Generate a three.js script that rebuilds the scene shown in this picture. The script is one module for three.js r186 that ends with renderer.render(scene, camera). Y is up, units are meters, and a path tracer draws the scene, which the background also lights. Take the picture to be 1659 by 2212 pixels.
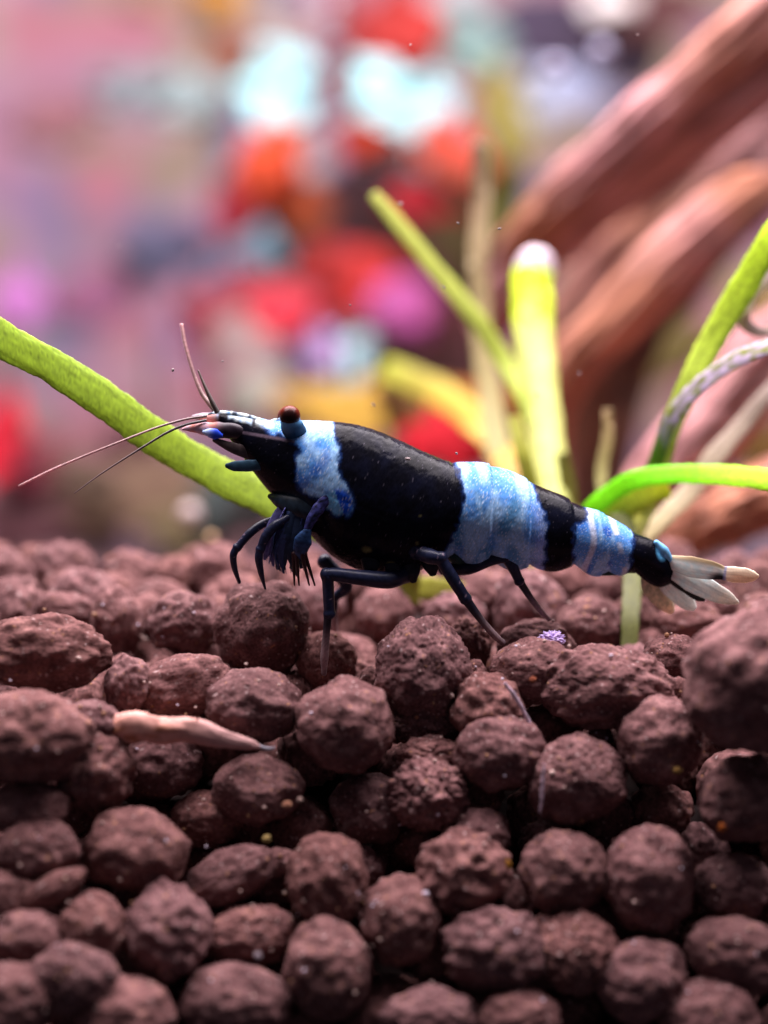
import * as THREE from 'three';
import { mergeVertices } from 'three/addons/utils/BufferGeometryUtils.js';
import { RectAreaLightUniformsLib } from 'three/addons/lights/RectAreaLightUniformsLib.js';
import { createNoise3D } from 'simplex-noise';

// ---------- camera, light, exposure (world in metres, modelling helpers in millimetres) ----------
const MM = 0.001, rad = (d) => d * Math.PI / 180;
const K = 0.02057, D0 = 90, PITCH = rad(8), CX = 829.5, CY = 1106;      // mm per picture unit at the shrimp, distance of the shrimp
const sp = Math.sin(PITCH), cp = Math.cos(PITCH);
const TARGET = new THREE.Vector3(0, 6.3, 0), EYE = new THREE.Vector3(0, 6.3 + D0 * sp, D0 * cp);
const scene = new THREE.Scene();
const camera = new THREE.PerspectiveCamera(2 * Math.atan(1106 * K / D0) * 180 / Math.PI, 0.75, 0.004, 3);
camera.position.copy(EYE).multiplyScalar(MM);
camera.lookAt(TARGET.clone().multiplyScalar(MM));
camera.focus = 0.0885;
camera.userData.fStop = 18.5;
const renderer = new THREE.WebGLRenderer({ antialias: true });
renderer.toneMapping = THREE.LinearToneMapping;
renderer.toneMappingExposure = 1.0;
renderer.shadowMap.enabled = true;
scene.background = new THREE.Color(0.062, 0.055, 0.070);                  // the dim room round the tank

RectAreaLightUniformsLib.init();
const LAMP = { at: [0.005, 0.17, -0.074], size: [0.26, 0.21], tilt: 0.0, color: new THREE.Color(1.0, 0.89, 0.94), power: 17 };

// ---------- helpers ----------
let seedState = 12345;
const rng = () => { seedState = (seedState + 0x6d2b79f5) | 0; let t = Math.imul(seedState ^ (seedState >>> 15), 1 | seedState); t = (t + Math.imul(t ^ (t >>> 7), 61 | t)) ^ t; return ((t ^ (t >>> 14)) >>> 0) / 4294967296; };
const rr = (a, b) => a + (b - a) * rng();
const n3 = createNoise3D(rng);
const V = (x, y, z) => new THREE.Vector3(x, y, z);
const clamp = (x, a = 0, b = 1) => Math.min(b, Math.max(a, x));
const sm = (a, b, x) => { const t = clamp((x - a) / (b - a)); return t * t * (3 - 2 * t); };
const lerp = (a, b, t) => a + (b - a) * t;
const mixc = (a, b, t) => [lerp(a[0], b[0], t), lerp(a[1], b[1], t), lerp(a[2], b[2], t)];
const hex = (h, k = 1) => { const c = new THREE.Color(h); return [c.r * k, c.g * k, c.b * k]; };
const fbm = (x, y, z, o = 4) => { let s = 0, a = 1, f = 1; for (let i = 0; i < o; i++) { s += a * n3(x * f, y * f, z * f); a *= 0.5; f *= 2.03; } return s; };

function ray(u, v) { const x = (u - CX) * K / D0, y = -(v - CY) * K / D0; return V(x, y * cp - sp, -y * sp - cp); }
function P(u, v, z = 0) { const d = ray(u, v); return EYE.clone().addScaledVector(d, (z - EYE.z) / d.z); }   // the point on the upright plane z that the sight line meets
const S = (u, v, z = 0) => { const d = ray(u, v); return K * ((z - EYE.z) / d.z) / D0; };                       // mm per unit there
// the soil: nearly level, then a slope down to the front; behind it dips
const BACK = -15, EDGE = 3, SLOPE = 1.5, RISE = 0.08;
const prof = (z) => (z < BACK ? (EDGE - BACK) * RISE - (BACK - z) * 0.9 : z < EDGE ? (EDGE - z) * RISE : -(z - EDGE) * SLOPE);
function onSoil(u, v) { const d = ray(u, v); let t = 40; while (t < 200 && EYE.y + d.y * t > prof(EYE.z + d.z * t)) t += 0.1; return EYE.clone().addScaledVector(d, t); }

const used = {};
const numbered = (name) => { const k = used[name] = (used[name] ?? -1) + 1; return k ? `${name}_${String(k).padStart(3, '0')}` : name; };
function tag(o, label, category, group, kind) {
  if (label) o.userData.label = label;
  if (category) o.userData.category = category;
  if (group) o.userData.group = group;
  if (kind) o.userData.kind = kind;
  return o;
}
function thing(name, label, category, at, group) {
  const o = new THREE.Group(); o.name = numbered(name); o.position.copy(at).multiplyScalar(MM); scene.add(o);
  return tag(o, label, category, group);
}
function finish(m) { m.castShadow = m.receiveShadow = true; return m; }
function part(name, geo, mat, parent = scene, label) {                 // geo in world mm; parent is a group at a base, or a mesh made here
  const m = finish(new THREE.Mesh(geo, mat)); m.name = parent === scene ? numbered(name) : name;
  const base = V(0, 0, 0); for (let p = parent; p && p !== scene; p = p.parent) base.add(p.position);
  geo.scale(MM, MM, MM); geo.translate(-base.x, -base.y, -base.z);
  parent.add(m); if (label) m.userData.label = label;
  return m;
}
const std = (o = {}) => new THREE.MeshStandardMaterial({ vertexColors: true, roughness: 0.9, ...o });
const phys = (o = {}) => new THREE.MeshPhysicalMaterial({ vertexColors: true, roughness: 0.5, ...o });

function meshOf(pos, col, idx) {
  const g = new THREE.BufferGeometry();
  g.setAttribute('position', new THREE.Float32BufferAttribute(pos, 3));
  g.setAttribute('color', new THREE.Float32BufferAttribute(col, 3));
  g.setIndex(idx); g.computeVertexNormals();
  return g;
}
// a limb: rings round a smooth line. pts [u, v, z mm, half-width, depth half-width (default the same)] in picture units; colour (t, angle, p)
function limb(pts, { n = 40, m = 16, color, cap = true, straight = false, bump, tension = 0.5, roll = 0 } = {}) {
  const ps = pts.map((p) => P(p[0], p[1], p[2])), rs = pts.map((p) => [p[3] * S(p[0], p[1], p[2]), (p[4] ?? p[3]) * S(p[0], p[1], p[2])]);
  const L = ps.length - 1;
  const curve = straight ? null : new THREE.CatmullRomCurve3(ps, false, 'catmullrom', tension);
  const at = (t) => { const f = clamp(t) * L, i = Math.min(L - 1, Math.floor(f)), k = f - i; return straight ? ps[i].clone().lerp(ps[i + 1], k) : curve.getPoint(clamp(t)); };
  const radius = (t) => { const f = clamp(t) * L, i = Math.min(L - 1, Math.floor(f)), k = f - i; return [lerp(rs[i][0], rs[i + 1][0], k), lerp(rs[i][1], rs[i + 1][1], k)]; };
  const rings = [];
  const frame = (t) => { const T = at(t + 0.004).sub(at(t - 0.004)).normalize(); let B = T.clone().cross(V(0, 0, 1)); if (B.length() < 0.1) B = V(1, 0, 0); B.normalize(); const Nn = B.clone().cross(T).normalize(); if (!roll) return [T, B, Nn]; const g = B.y >= 0 ? 1 : -1, c = Math.cos(roll), q = Math.sin(roll) * g; return [T, B.clone().multiplyScalar(c).addScaledVector(Nn, -q), Nn.multiplyScalar(c).addScaledVector(B, q)]; };
  const CAP = cap ? 5 : 0;
  for (let i = CAP; i >= 1; i--) { const a = i / CAP * Math.PI / 2 * 0.98; rings.push([0, Math.cos(a), -Math.sin(a)]); }
  for (let i = 0; i <= n; i++) rings.push([i / n, 1, 0]);
  for (let i = 1; i <= CAP; i++) { const a = i / CAP * Math.PI / 2 * 0.98; rings.push([1, Math.cos(a), Math.sin(a)]); }
  const pos = [], col = [], idx = [];
  for (const [t, k, off] of rings) {
    const c = at(t), [T, B, N] = frame(t), [r, rz] = radius(t);
    c.addScaledVector(T, off * Math.min(r, rz));
    for (let j = 0; j < m; j++) {
      const a = j / m * Math.PI * 2; let q = 1; if (bump) q += bump(t, a, c);
      const p = c.clone().addScaledVector(B, Math.cos(a) * r * k * q).addScaledVector(N, Math.sin(a) * rz * k * q);
      pos.push(p.x, p.y, p.z); col.push(...color(t, a, p));
    }
  }
  const R = rings.length;
  for (let i = 0; i < R - 1; i++) for (let j = 0; j < m; j++) { const a = i * m + j, b = i * m + (j + 1) % m; idx.push(a, a + m, b, b, a + m, b + m); }
  for (const [row, flip] of [[0, 0], [R - 1, 1]]) { const c = pos.length / 3; let x = 0, y = 0, z = 0; for (let j = 0; j < m; j++) { x += pos[(row * m + j) * 3]; y += pos[(row * m + j) * 3 + 1]; z += pos[(row * m + j) * 3 + 2]; } pos.push(x / m, y / m, z / m); col.push(...col.slice(row * m * 3, row * m * 3 + 3)); for (let j = 0; j < m; j++) { const a = row * m + j, b = row * m + (j + 1) % m; flip ? idx.push(a, c, b) : idx.push(a, b, c); } }
  return meshOf(pos, col, idx);
}
const icos = {};
function ico(d) { return icos[d] ??= (() => { const g = new THREE.IcosahedronGeometry(1, d); g.deleteAttribute('uv'); g.deleteAttribute('normal'); return mergeVertices(g, 1e-5); })(); }
// an uneven lump about the origin, radii in mm
function lump(rx, ry, rz, detail, shape, color, rot = 0) {
  const b = ico(detail), p = b.attributes.position, pos = new Float32Array(p.count * 3), col = new Float32Array(p.count * 3), c = Math.cos(rot), s = Math.sin(rot);
  for (let i = 0; i < p.count; i++) {
    const x = p.getX(i), y = p.getY(i), z = p.getZ(i), k = shape(x, y, z), X = x * rx * k, Y = y * ry * k;
    pos[i * 3] = X * c - Y * s; pos[i * 3 + 1] = X * s + Y * c; pos[i * 3 + 2] = z * rz * k;
    const q = color(x, y, z, k); col[i * 3] = q[0]; col[i * 3 + 1] = q[1]; col[i * 3 + 2] = q[2];
  }
  return meshOf(pos, col, Array.from(b.index.array));
}

// ---------- the aquarium lamp above (outside the frame) ----------
{
  const t = thing('aquarium_lamp', 'long white LED lamp hanging above the tank', 'lamp', V(...LAMP.at).multiplyScalar(1000));
  t.rotation.x = LAMP.tilt;
  const [w, d] = LAMP.size;
  const housing = finish(new THREE.Mesh(new THREE.BoxGeometry(w + 0.02, 0.012, d + 0.02), new THREE.MeshStandardMaterial({ color: 0xb8b8ba, roughness: 0.5 }))); housing.name = 'housing'; housing.position.y = 0.008; t.add(housing);
  const glow = new THREE.Mesh(new THREE.BoxGeometry(w, 0.002, d), new THREE.MeshStandardMaterial({ color: 0x888888, emissive: LAMP.color, emissiveIntensity: 0.6 })); glow.name = 'diffuser'; glow.position.y = 0.001; t.add(glow);
  const light = new THREE.RectAreaLight(LAMP.color, LAMP.power, w, d); light.position.y = -0.0012; light.rotation.x = -Math.PI / 2; light.name = 'lamp_light'; t.add(light);
}

// ---------- setting: back panel and the ground under the soil ----------
{
  // mottled rear panel of the tank
  const W = 256, H = 256, data = new Uint8Array(W * H * 4);
  const tones = [hex('#a87a90'), hex('#96789a'), hex('#7c7490'), hex('#b08f98'), hex('#b0707e'), hex('#94806f')];
  for (let y = 0; y < H; y++) for (let x = 0; x < W; x++) {
    const X = x / W * 20, Y = y / H * 11; let c = tones[0];
    for (let k = 1; k < 6; k++) c = mixc(c, tones[k], sm(0.15, 0.4, n3(X + k * 9.1, Y - k * 5.3, k * 3.7)));
    const g = 0.36 + 0.05 * n3(X * 3, Y * 3, 40), o = (y * W + x) * 4;
    for (let i = 0; i < 3; i++) { const l = clamp(c[i] * g * 1.5); data[o + i] = 255 * (l <= 0.0031308 ? l * 12.92 : 1.055 * l ** (1 / 2.4) - 0.055); } data[o + 3] = 255;
  }
  const tex = new THREE.DataTexture(data, W, H); tex.colorSpace = THREE.SRGBColorSpace; tex.magFilter = THREE.LinearFilter; tex.needsUpdate = true;
  const wall = finish(new THREE.Mesh(new THREE.BoxGeometry(0.5, 0.24, 0.005), new THREE.MeshStandardMaterial({ map: tex, roughness: 0.8 })));
  wall.name = 'back_wall'; wall.position.set(0, 0.06, -0.24); wall.userData.kind = 'structure'; scene.add(wall);
  // ground: one sheet that follows the soil a little below it
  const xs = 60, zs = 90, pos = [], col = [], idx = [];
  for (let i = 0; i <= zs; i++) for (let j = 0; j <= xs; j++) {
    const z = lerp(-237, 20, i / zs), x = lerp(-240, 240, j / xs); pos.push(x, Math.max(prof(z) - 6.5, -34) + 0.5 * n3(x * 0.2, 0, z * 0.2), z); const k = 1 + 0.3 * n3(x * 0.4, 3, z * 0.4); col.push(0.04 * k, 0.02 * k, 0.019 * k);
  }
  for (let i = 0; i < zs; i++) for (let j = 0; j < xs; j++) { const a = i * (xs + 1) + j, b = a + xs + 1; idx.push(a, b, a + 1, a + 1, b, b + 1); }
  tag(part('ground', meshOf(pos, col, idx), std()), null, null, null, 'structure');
}

// ---------- soil pellets ----------
const soilMat = phys({ roughness: 0.92, specularIntensity: 0.2 });
const solids = [];                                                      // centre and radius of every pellet, to keep them apart
const CORE = [0.126, 0.059, 0.058], PALE = [0.240, 0.124, 0.118], DEEP = [0.060, 0.026, 0.026];
function pelletGeo(rx, ry, rz, { rot = 0, crumb = 0, ang = 0, lobes = 0, detail = 22, tone = 1 } = {}) {
  const o = [rr(-50, 50), rr(-50, 50), rr(-50, 50)], size = (rx + ry) / 2;
  const planes = []; for (let i = 0; i < ang * 8; i++) { const d = V(rr(-1, 1), rr(-1, 1), rr(-1, 1)).normalize(); planes.push([d.x, d.y, d.z, rr(0.88, 1.0) - ang * 0.06]); }
  const f = 0.55 * size;                                                // grain keeps its real size
  const shape = (x, y, z) => {
    let k = 1 + 0.075 * n3(x * 1.1 + o[0], y * 1.1 + o[1], z * 1.1 + o[2]) + (0.045 + lobes * 0.1) * n3(x * 2.3 + o[1], y * 2.3 + o[2], z * 2.3 + o[0]);
    for (const q of planes) { const dot = (x * q[0] + y * q[1] + z * q[2]) * k; if (dot > q[3]) k *= lerp(1, q[3] / dot, 0.65); }
    const a = f * 2.6, b = f * 6, c = f * 15;
    const m = n3(x * a + o[0], y * a, z * a + o[2]), h = n3(x * b, y * b + o[1], z * b), g = n3(x * c, y * c, z * c + o[0]);
    k += 0.012 * m + crumb * 0.13 * (Math.abs(m) - 0.3) + 0.008 * h + crumb * 0.075 * (Math.abs(h) - 0.3) + (0.011 + crumb * 0.012) * g + 0.010 * n3(x * f * 32, y * f * 32 + o[1], z * f * 32);
    const pit = n3(x * f * 3.4 + 7, y * f * 3.4 + o[2], z * f * 3.4); k -= (0.015 + crumb * 0.10) * sm(0.62, 0.92, pit);
    return k;
  };
  const t0 = tone * rr(0.86, 1.14), warm = rr(-0.04, 0.06);
  const color = (x, y, z) => {
    const d = n3(x * f * 1.6 + o[2], y * f * 1.6, z * f * 1.6 + o[1]), e = n3(x * f * 7 + o[1], y * f * 7, z * f * 7), g = n3(x * f * 24, y * f * 24 + o[0], z * f * 24);
    let c = mixc(CORE, d > 0 ? PALE : DEEP, Math.abs(d) * 0.55);
    const w = (1 + 0.22 * e + 0.5 * g + 0.25 * n3(x * f * 38, y * f * 38, z * f * 38 + o[2])) * t0; c = [c[0] * w * (1 + warm), c[1] * w, c[2] * w * (1 - warm)];
    const s = n3(x * f * 5.5 + 31, y * f * 5.5 + o[0], z * f * 5.5); if (s > 0.80) c = mixc(c, d > 0.25 ? [0.42, 0.20, 0.09] : [0.46, 0.34, 0.33], sm(0.80, 0.90, s) * 0.8);
    return c;
  };
  return lump(rx, ry, rz, detail, shape, color, rot);
}
function putPellet(geo, c, r, label, group) {
  const m = finish(new THREE.Mesh(geo, soilMat)); m.name = numbered('soil_pellet'); geo.scale(MM, MM, MM);
  m.position.copy(c).multiplyScalar(MM); scene.add(m); solids.push([c.x, c.y, c.z, r]);
  return tag(m, label, 'soil pellet', group);
}
// u, v, half-width, half-height, label, options
const TRACED = [
  [140, 1238, 78, 70, 'round blurred soil pellet with a pale grain, at the back left of the bed', { lobes: 0.3 }],
  [18, 1268, 58, 82, 'blurred soil pellet cut by the left edge at the back of the bed', { ang: 0.3 }],
  [148, 1318, 74, 38, 'flat elongated soil pellet wedged under the round one at the back left', { rot: -0.2, dz: 1 }],
  [96, 1412, 135, 84, 'large broad soil pellet with wrinkled pink top at the left edge', { dz: 3, lobes: 0.3 }],
  [252, 1350, 58, 80, 'dim soil pellet in shade right of the large left one', { dz: -1 }],
  [340, 1298, 72, 48, 'dim soil pellet lying behind the small lit one left of centre', { dz: -2 }],
  [480, 1245, 62, 74, 'dark soil pellet behind the front legs of the shrimp', { ang: 0.4 }],
  [396, 1350, 78, 72, 'well lit round soil pellet just left of the one under the shrimp head', { lobes: 0.25, dz: 0.5 }],
  [566, 1358, 102, 104, 'large smooth soil pellet under the head on which a front leg stands', { dz: 1.8 }],
  [278, 1480, 52, 62, 'small soil pellet squeezed right of the large left one', { lobes: 0.4, dz: 1 }],
  [396, 1482, 108, 70, 'egg shaped tilted soil pellet with a white fleck, above the pale husk', { rot: 0.25, dz: 0.3 }],
  [546, 1524, 104, 80, 'soil pellet with a bright sharp ridge on its left, above the husk tip', { ang: 0.5, dz: 0.8 }],
  [745, 1566, 106, 100, 'round bright topped soil pellet in front of the long middle leg', { dz: 1.2 }],
  [912, 1448, 104, 112, 'big round soil pellet with crumbling underside right below the belly', { crumb: 0.25, dz: 0.3 }],
  [920, 1560, 76, 50, 'crumbly dark soil lump tucked under the big central pellet', { crumb: 0.8, dz: -0.6 }],
  [704, 1428, 66, 64, 'dark soil pellet behind the tip of the long middle leg', { dz: -2.6 }],
  [1012, 1395, 48, 62, 'rough dark soil lump behind the foot of the fourth leg', { crumb: 0.9, dz: -1 }],
  [1156, 1398, 84, 62, 'soil pellet bearing a lilac tuft, touched by the hind leg', { dz: -0.5 }],
  [1158, 1450, 98, 70, 'soil pellet with an orange ring shaped spot below the fourth leg', { crumb: 0.2, dz: 0.3 }],
  [1302, 1484, 144, 88, 'wide lumpy soil pellet with a hollow black underside on the right', { ang: 0.4, crumb: 0.15, lobes: 0.5, dz: 0.8 }],
  [1275, 1352, 76, 64, 'round blurred soil pellet below the front of the tail fan', { dz: -1 }],
  [1452, 1424, 64, 54, 'small soil pellet left of the huge right hand one', { dz: -0.5 }],
  [1490, 1350, 80, 48, 'blurred soil pellet directly under the tail fan', { dz: -1 }],
  [1652, 1456, 190, 150, 'huge blurred soil pellet at the right edge, the largest of the bed', { dz: 5, ang: 0.5, rot: 0.5 }],
  [1425, 1598, 96, 98, 'round soil pellet with a cream fleck under the huge right hand one', { dz: 0.8 }],
  [1052, 1534, 76, 82, 'soil pellet with a rounded knob top, right of the big central one', { dz: 0.6, lobes: 0.3 }],
  [1078, 1622, 98, 86, 'soil pellet crossed by a pale lilac strip, right of centre', { dz: 0.7, ang: 0.3 }],
  [1244, 1684, 108, 94, 'squarish gritty soil pellet below the hollow one', { crumb: 0.25, ang: 0.7, dz: 0.6 }],
  [930, 1632, 68, 42, 'small crumbly soil lump above the orange brown block', { crumb: 0.9 }],
  [924, 1716, 86, 78, 'crumbly orange brown soil block in the middle', { crumb: 1, ang: 0.8, tone: 1.25 }],
  [1610, 1728, 104, 94, 'blurred soil pellet with an orange fleck at the right edge', { dz: 1.5, ang: 0.2 }],
  [60, 1590, 138, 104, 'dark blurred soil pellet at the left edge, below the large broad one', { dz: 3.5, ang: 0.6 }],
  [206, 1662, 86, 88, 'soil pellet with a soft pink front below the left end of the husk', { dz: 1.4, lobes: 0.4 }],
  [196, 1560, 60, 50, 'lit shoulder of soil touching the left end of the pale husk', { dz: 2.2 }],
  [352, 1650, 84, 72, 'dim soil pellet in the shade under the pale husk', { dz: -0.6 }],
  [360, 1562, 88, 50, 'dim pink soil pellet just behind the pale husk', { dz: -0.4 }],
  [556, 1704, 98, 76, 'angular soil pellet with a white streak, below the husk tip', { ang: 0.9 }],
  [58, 1748, 92, 62, 'blurred soil pellet with a pointed right end at the left edge', { ang: 0.7, dz: 2 }],
  [84, 1834, 90, 70, 'blurred rounded soil pellet at the left edge, above the pointed shard', { dz: 2 }],
  [296, 1836, 116, 92, 'angular soil pellet with a ridge, lower left of centre', { ang: 1, dz: 1 }],
  [496, 1892, 106, 60, 'leaf shaped soil chip pointing to the upper right', { ang: 0.8, rot: 0.45, crumb: 0.15 }],
  [706, 1902, 88, 102, 'tall round soil pellet with crumbly top, below centre', { crumb: 0.2, dz: 0.4 }],
  [1000, 1884, 98, 92, 'soil pellet with an amber bead at its right side', { lobes: 0.5, dz: 0.3 }],
  [1036, 1806, 66, 60, 'rounded soil bump rising behind the pellet with the amber bead', { dz: -0.4 }],
  [1220, 1882, 96, 90, 'smooth round soil pellet pitted on its front, lower right of centre', { crumb: 0.08, dz: 0.4 }],
  [1404, 1900, 102, 120, 'tall soil pellet with pale flecks on its top, lower right', { ang: 0.4, dz: 0.4 }],
  [1585, 1912, 92, 70, 'dim soil lump with an amber spot near the lower right edge', { ang: 0.7, dz: -0.5 }],
  [866, 1988, 86, 96, 'round soil pellet with an orange grain, lower centre', { dz: 0.3 }],
  [1070, 2052, 118, 92, 'peaked soil pellet with a pink fleck, bottom centre right', { ang: 0.8, lobes: 0.5, dz: 0.4 }],
  [1244, 2058, 92, 88, 'crumbling soil pellet between the peaked one and the dark one', { crumb: 0.5, dz: 0.2 }],
  [1386, 2116, 104, 90, 'dim soil pellet at the bottom right', { ang: 0.5, dz: 0.2 }],
  [1592, 2062, 112, 78, 'blunt soil pellet at the right edge near the bottom', { rot: -0.3, dz: 0.6 }],
  [362, 2012, 98, 104, 'soil pellet with a shiny orange fleck, bottom left of centre', { ang: 0.6, lobes: 0.4, dz: 1 }],
  [540, 2022, 98, 66, 'rough soil pellet under the leaf shaped chip', { crumb: 0.35, rot: 0.15 }],
  [708, 2094, 98, 110, 'big cracked soil pellet at the bottom centre', { ang: 0.7, dz: 0.3 }],
  [200, 2000, 74, 72, 'blurred soil pellet right of two others at the lower left', { dz: 2 }],
  [60, 2024, 78, 60, 'blurred small soil pellet at the lower left', { dz: 2.2 }],
  [110, 1924, 84, 34, 'pointed soil shard with an orange end at the lower left', { rot: 0.5, ang: 0.8, dz: 2.3 }],
  [8, 1950, 46, 70, 'blurred soil pellet cut by the left edge beside the shard', { dz: 2 }],
  [160, 2110, 100, 76, 'very blurred soil pellet in the lower left corner', { dz: 2.4 }],
  [30, 2160, 92, 84, 'very blurred soil pellet cut by the lower left corner', { dz: 2.4 }],
  [272, 2196, 104, 84, 'pinkish blurred soil pellet at the bottom edge, left of centre', { dz: 1.6 }],
  [508, 2166, 116, 84, 'broad soil pellet at the bottom edge below the rough one', { dz: 0.6 }],
  [930, 2196, 102, 64, 'soil pellet cut by the bottom edge at the middle', { dz: 0.4 }],
  [1120, 2200, 92, 64, 'soil pellet cut by the bottom edge under the peaked one', { dz: 0.2 }],
  [1536, 2196, 104, 84, 'dim soil pellet cut by the bottom edge on the right', { dz: 0.2 }],
  [800, 1748, 88, 76, 'recessed dark soil pellet under the round bright topped one', { dz: -1.2 }],
  [446, 1770, 76, 60, 'recessed dark soil pellet between the angular ones on the left', { dz: -1.4 }],
  [1296, 1600, 28, 40, 'tiny soil crumb in the dark gap under the hollow pellet', { crumb: 0.8, dz: -0.3, small: 1 }],
  [1026, 1456, 26, 32, 'tiny soil crumb right of the big central pellet', { crumb: 0.6, small: 1 }],
  [602, 2000, 36, 34, 'tiny soil crumb at the right of the rough lower pellet', { crumb: 0.7, dz: 0.4, small: 1 }],
  [1466, 1492, 24, 30, 'tiny soil crumb sitting on top of the round right hand pellet', { crumb: 0.5, dz: 0.4, small: 1 }],
  [600, 1862, 42, 30, 'tiny soil crumb left of the tall round pellet', { crumb: 0.7, small: 1 }],
  [1195, 2000, 40, 32, 'tiny soil crumb between the peaked and the crumbling pellets', { crumb: 0.7, small: 1 }],
];
for (const [u, v, rx, ry, label, o = {}] of TRACED) {
  const c = onSoil(u, v), d = ray(u, v); if (o.dz) c.addScaledVector(d, -o.dz);
  const s = K * ((c.z - EYE.z) / d.z) / D0, X = rx * s, Y = ry * s;
  putPellet(pelletGeo(X, Y, Math.min(X, Y) * 1.02, { detail: o.small ? 12 : Math.round(clamp(Math.max(rx, ry) * 0.34, 16, 38)), ...o }), c, (X + Y) / 2, label);
}
// more pellets between and behind those
{
  const variants = []; for (let i = 0; i < 10; i++) { const g = pelletGeo(1, rr(0.8, 1), rr(0.85, 1), { rot: rr(0, 3), ang: rng() * 0.7, crumb: i % 3 ? 0.08 : 0.35, lobes: rng() * 0.5, detail: 16 }); g.scale(MM, MM, MM); variants.push(g); }
  const fits = (c, r, k) => solids.every((q) => (c.x - q[0]) ** 2 + (c.y - q[1]) ** 2 + (c.z - q[2]) ** 2 > (k * (r + q[3])) ** 2);
  let n = 0;
  for (let i = 0; i < 9000 && n < 190; i++) {
    const z = rr(BACK - 3, 13), r = rr(1.15, 2.0), x = rr(-1, 1) * (19 - z * 0.2), c = V(x, prof(z) - (z > 2 ? 3.4 : z > -5 ? 2.0 : 0.2) + rr(-0.4, 0.3), z);
    if (!fits(c, r, z > 0 ? 0.86 : 0.82)) continue;
    const m = finish(new THREE.Mesh(variants[n % 10], soilMat)); m.name = numbered('soil_pellet'); m.scale.setScalar(r); m.rotation.set(rr(0, 6), rr(0, 6), rr(0, 6)); m.position.copy(c).multiplyScalar(MM); scene.add(m); solids.push([c.x, c.y, c.z, r]); n++;
    if (z > 1) tag(m, 'small brown soil pellet sunk in a gap of the front slope', 'soil pellet', 'small soil pellets in the gaps of the front slope');
    else if (x < -6) tag(m, 'blurred brown soil pellet on the flat bed left of the shrimp legs', 'soil pellet', 'soil pellets on the flat bed at the left');
    else if (x < 8) tag(m, 'blurred brown soil pellet on the flat bed beneath and behind the shrimp belly', 'soil pellet', 'soil pellets on the flat bed behind the belly');
    else tag(m, 'blurred brown soil pellet on the flat bed under the shrimp tail', 'soil pellet', 'soil pellets on the flat bed under the tail');
  }
  const rest = [];                                                      // the packed mass below
  for (let i = 0; i < 14000 && rest.length < 900; i++) {
    const z = rr(BACK - 14, 14), r = rr(1.3, 2.0), lay = rr(3.4, 5.4), c = V(rr(-34, 34), prof(z) - lay * (z > EDGE ? 1.5 : 1), z);
    if (!fits(c, r, 0.74)) continue;
    solids.push([c.x, c.y, c.z, r]); rest.push([c, r]);
  }
  const inst = finish(new THREE.InstancedMesh(variants[1], soilMat, rest.length)), M = new THREE.Matrix4(), q = new THREE.Quaternion();
  rest.forEach(([c, r], i) => { q.setFromEuler(new THREE.Euler(rr(0, 6), rr(0, 6), rr(0, 6))); inst.setMatrixAt(i, M.compose(c.clone().multiplyScalar(MM), q, V(r, r, r))); });
  inst.name = 'packed_soil'; tag(inst, 'packed dark soil deep in the gaps between the pellets', 'soil', null, 'stuff'); scene.add(inst);
}

// ---------- the shrimp ----------
const BASE = P(900, 1235, 0);
const shrimp = thing('shrimp', 'black and pale blue banded dwarf shrimp standing on the brown soil', 'shrimp', BASE);
const shellMat = phys({ roughness: 0.24, specularIntensity: 0.08 });
const softMat = phys({ roughness: 0.45, specularIntensity: 0.35 });
const BLACK = [0.003, 0.003, 0.0055], NAVY = [0.005, 0.006, 0.016];
const HEADPATCH = [[566, 890], [604, 880], [640, 880], [716, 880], [722, 940], [735, 962], [729, 1006], [748, 1036], [770, 1074], [756, 1100], [720, 1098], [702, 1078], [684, 1062], [660, 1052], [641, 1030], [645, 985], [652, 962], [640, 945], [612, 936], [580, 926]];
const MIDBAND = [[980, 980], [1070, 990], [1144, 1030], [1152, 1060], [1170, 1104], [1174, 1150], [1168, 1240], [1000, 1240], [958, 1186], [985, 1130], [1001, 1070], [996, 1030]];
const TAILBAND = [[1262, 1080], [1330, 1100], [1366, 1150], [1356, 1190], [1352, 1260], [1238, 1260], [1234, 1180], [1238, 1130], [1268, 1116]];
function inside(poly, x, y) {                                           // signed distance, positive inside
  let d = 1e9, w = false;
  for (let i = 0, j = poly.length - 1; i < poly.length; j = i++) {
    const [ax, ay] = poly[j], [bx, by] = poly[i], ex = bx - ax, ey = by - ay, t = clamp(((x - ax) * ex + (y - ay) * ey) / (ex * ex + ey * ey));
    d = Math.min(d, Math.hypot(x - ax - ex * t, y - ay - ey * t)); if ((ay > y) !== (by > y) && x < ax + ex * (y - ay) / ey) w = !w;
  }
  return w ? d : -d;
}
const SKYB = hex('#5c98e2', 0.95), PALEB = hex('#94c0ec', 0.95), DEEPB = hex('#2f5fc4', 0.9), TEALB = hex('#4a86b8', 0.95), LILAC = hex('#9aa0e6', 1.0);
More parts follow.
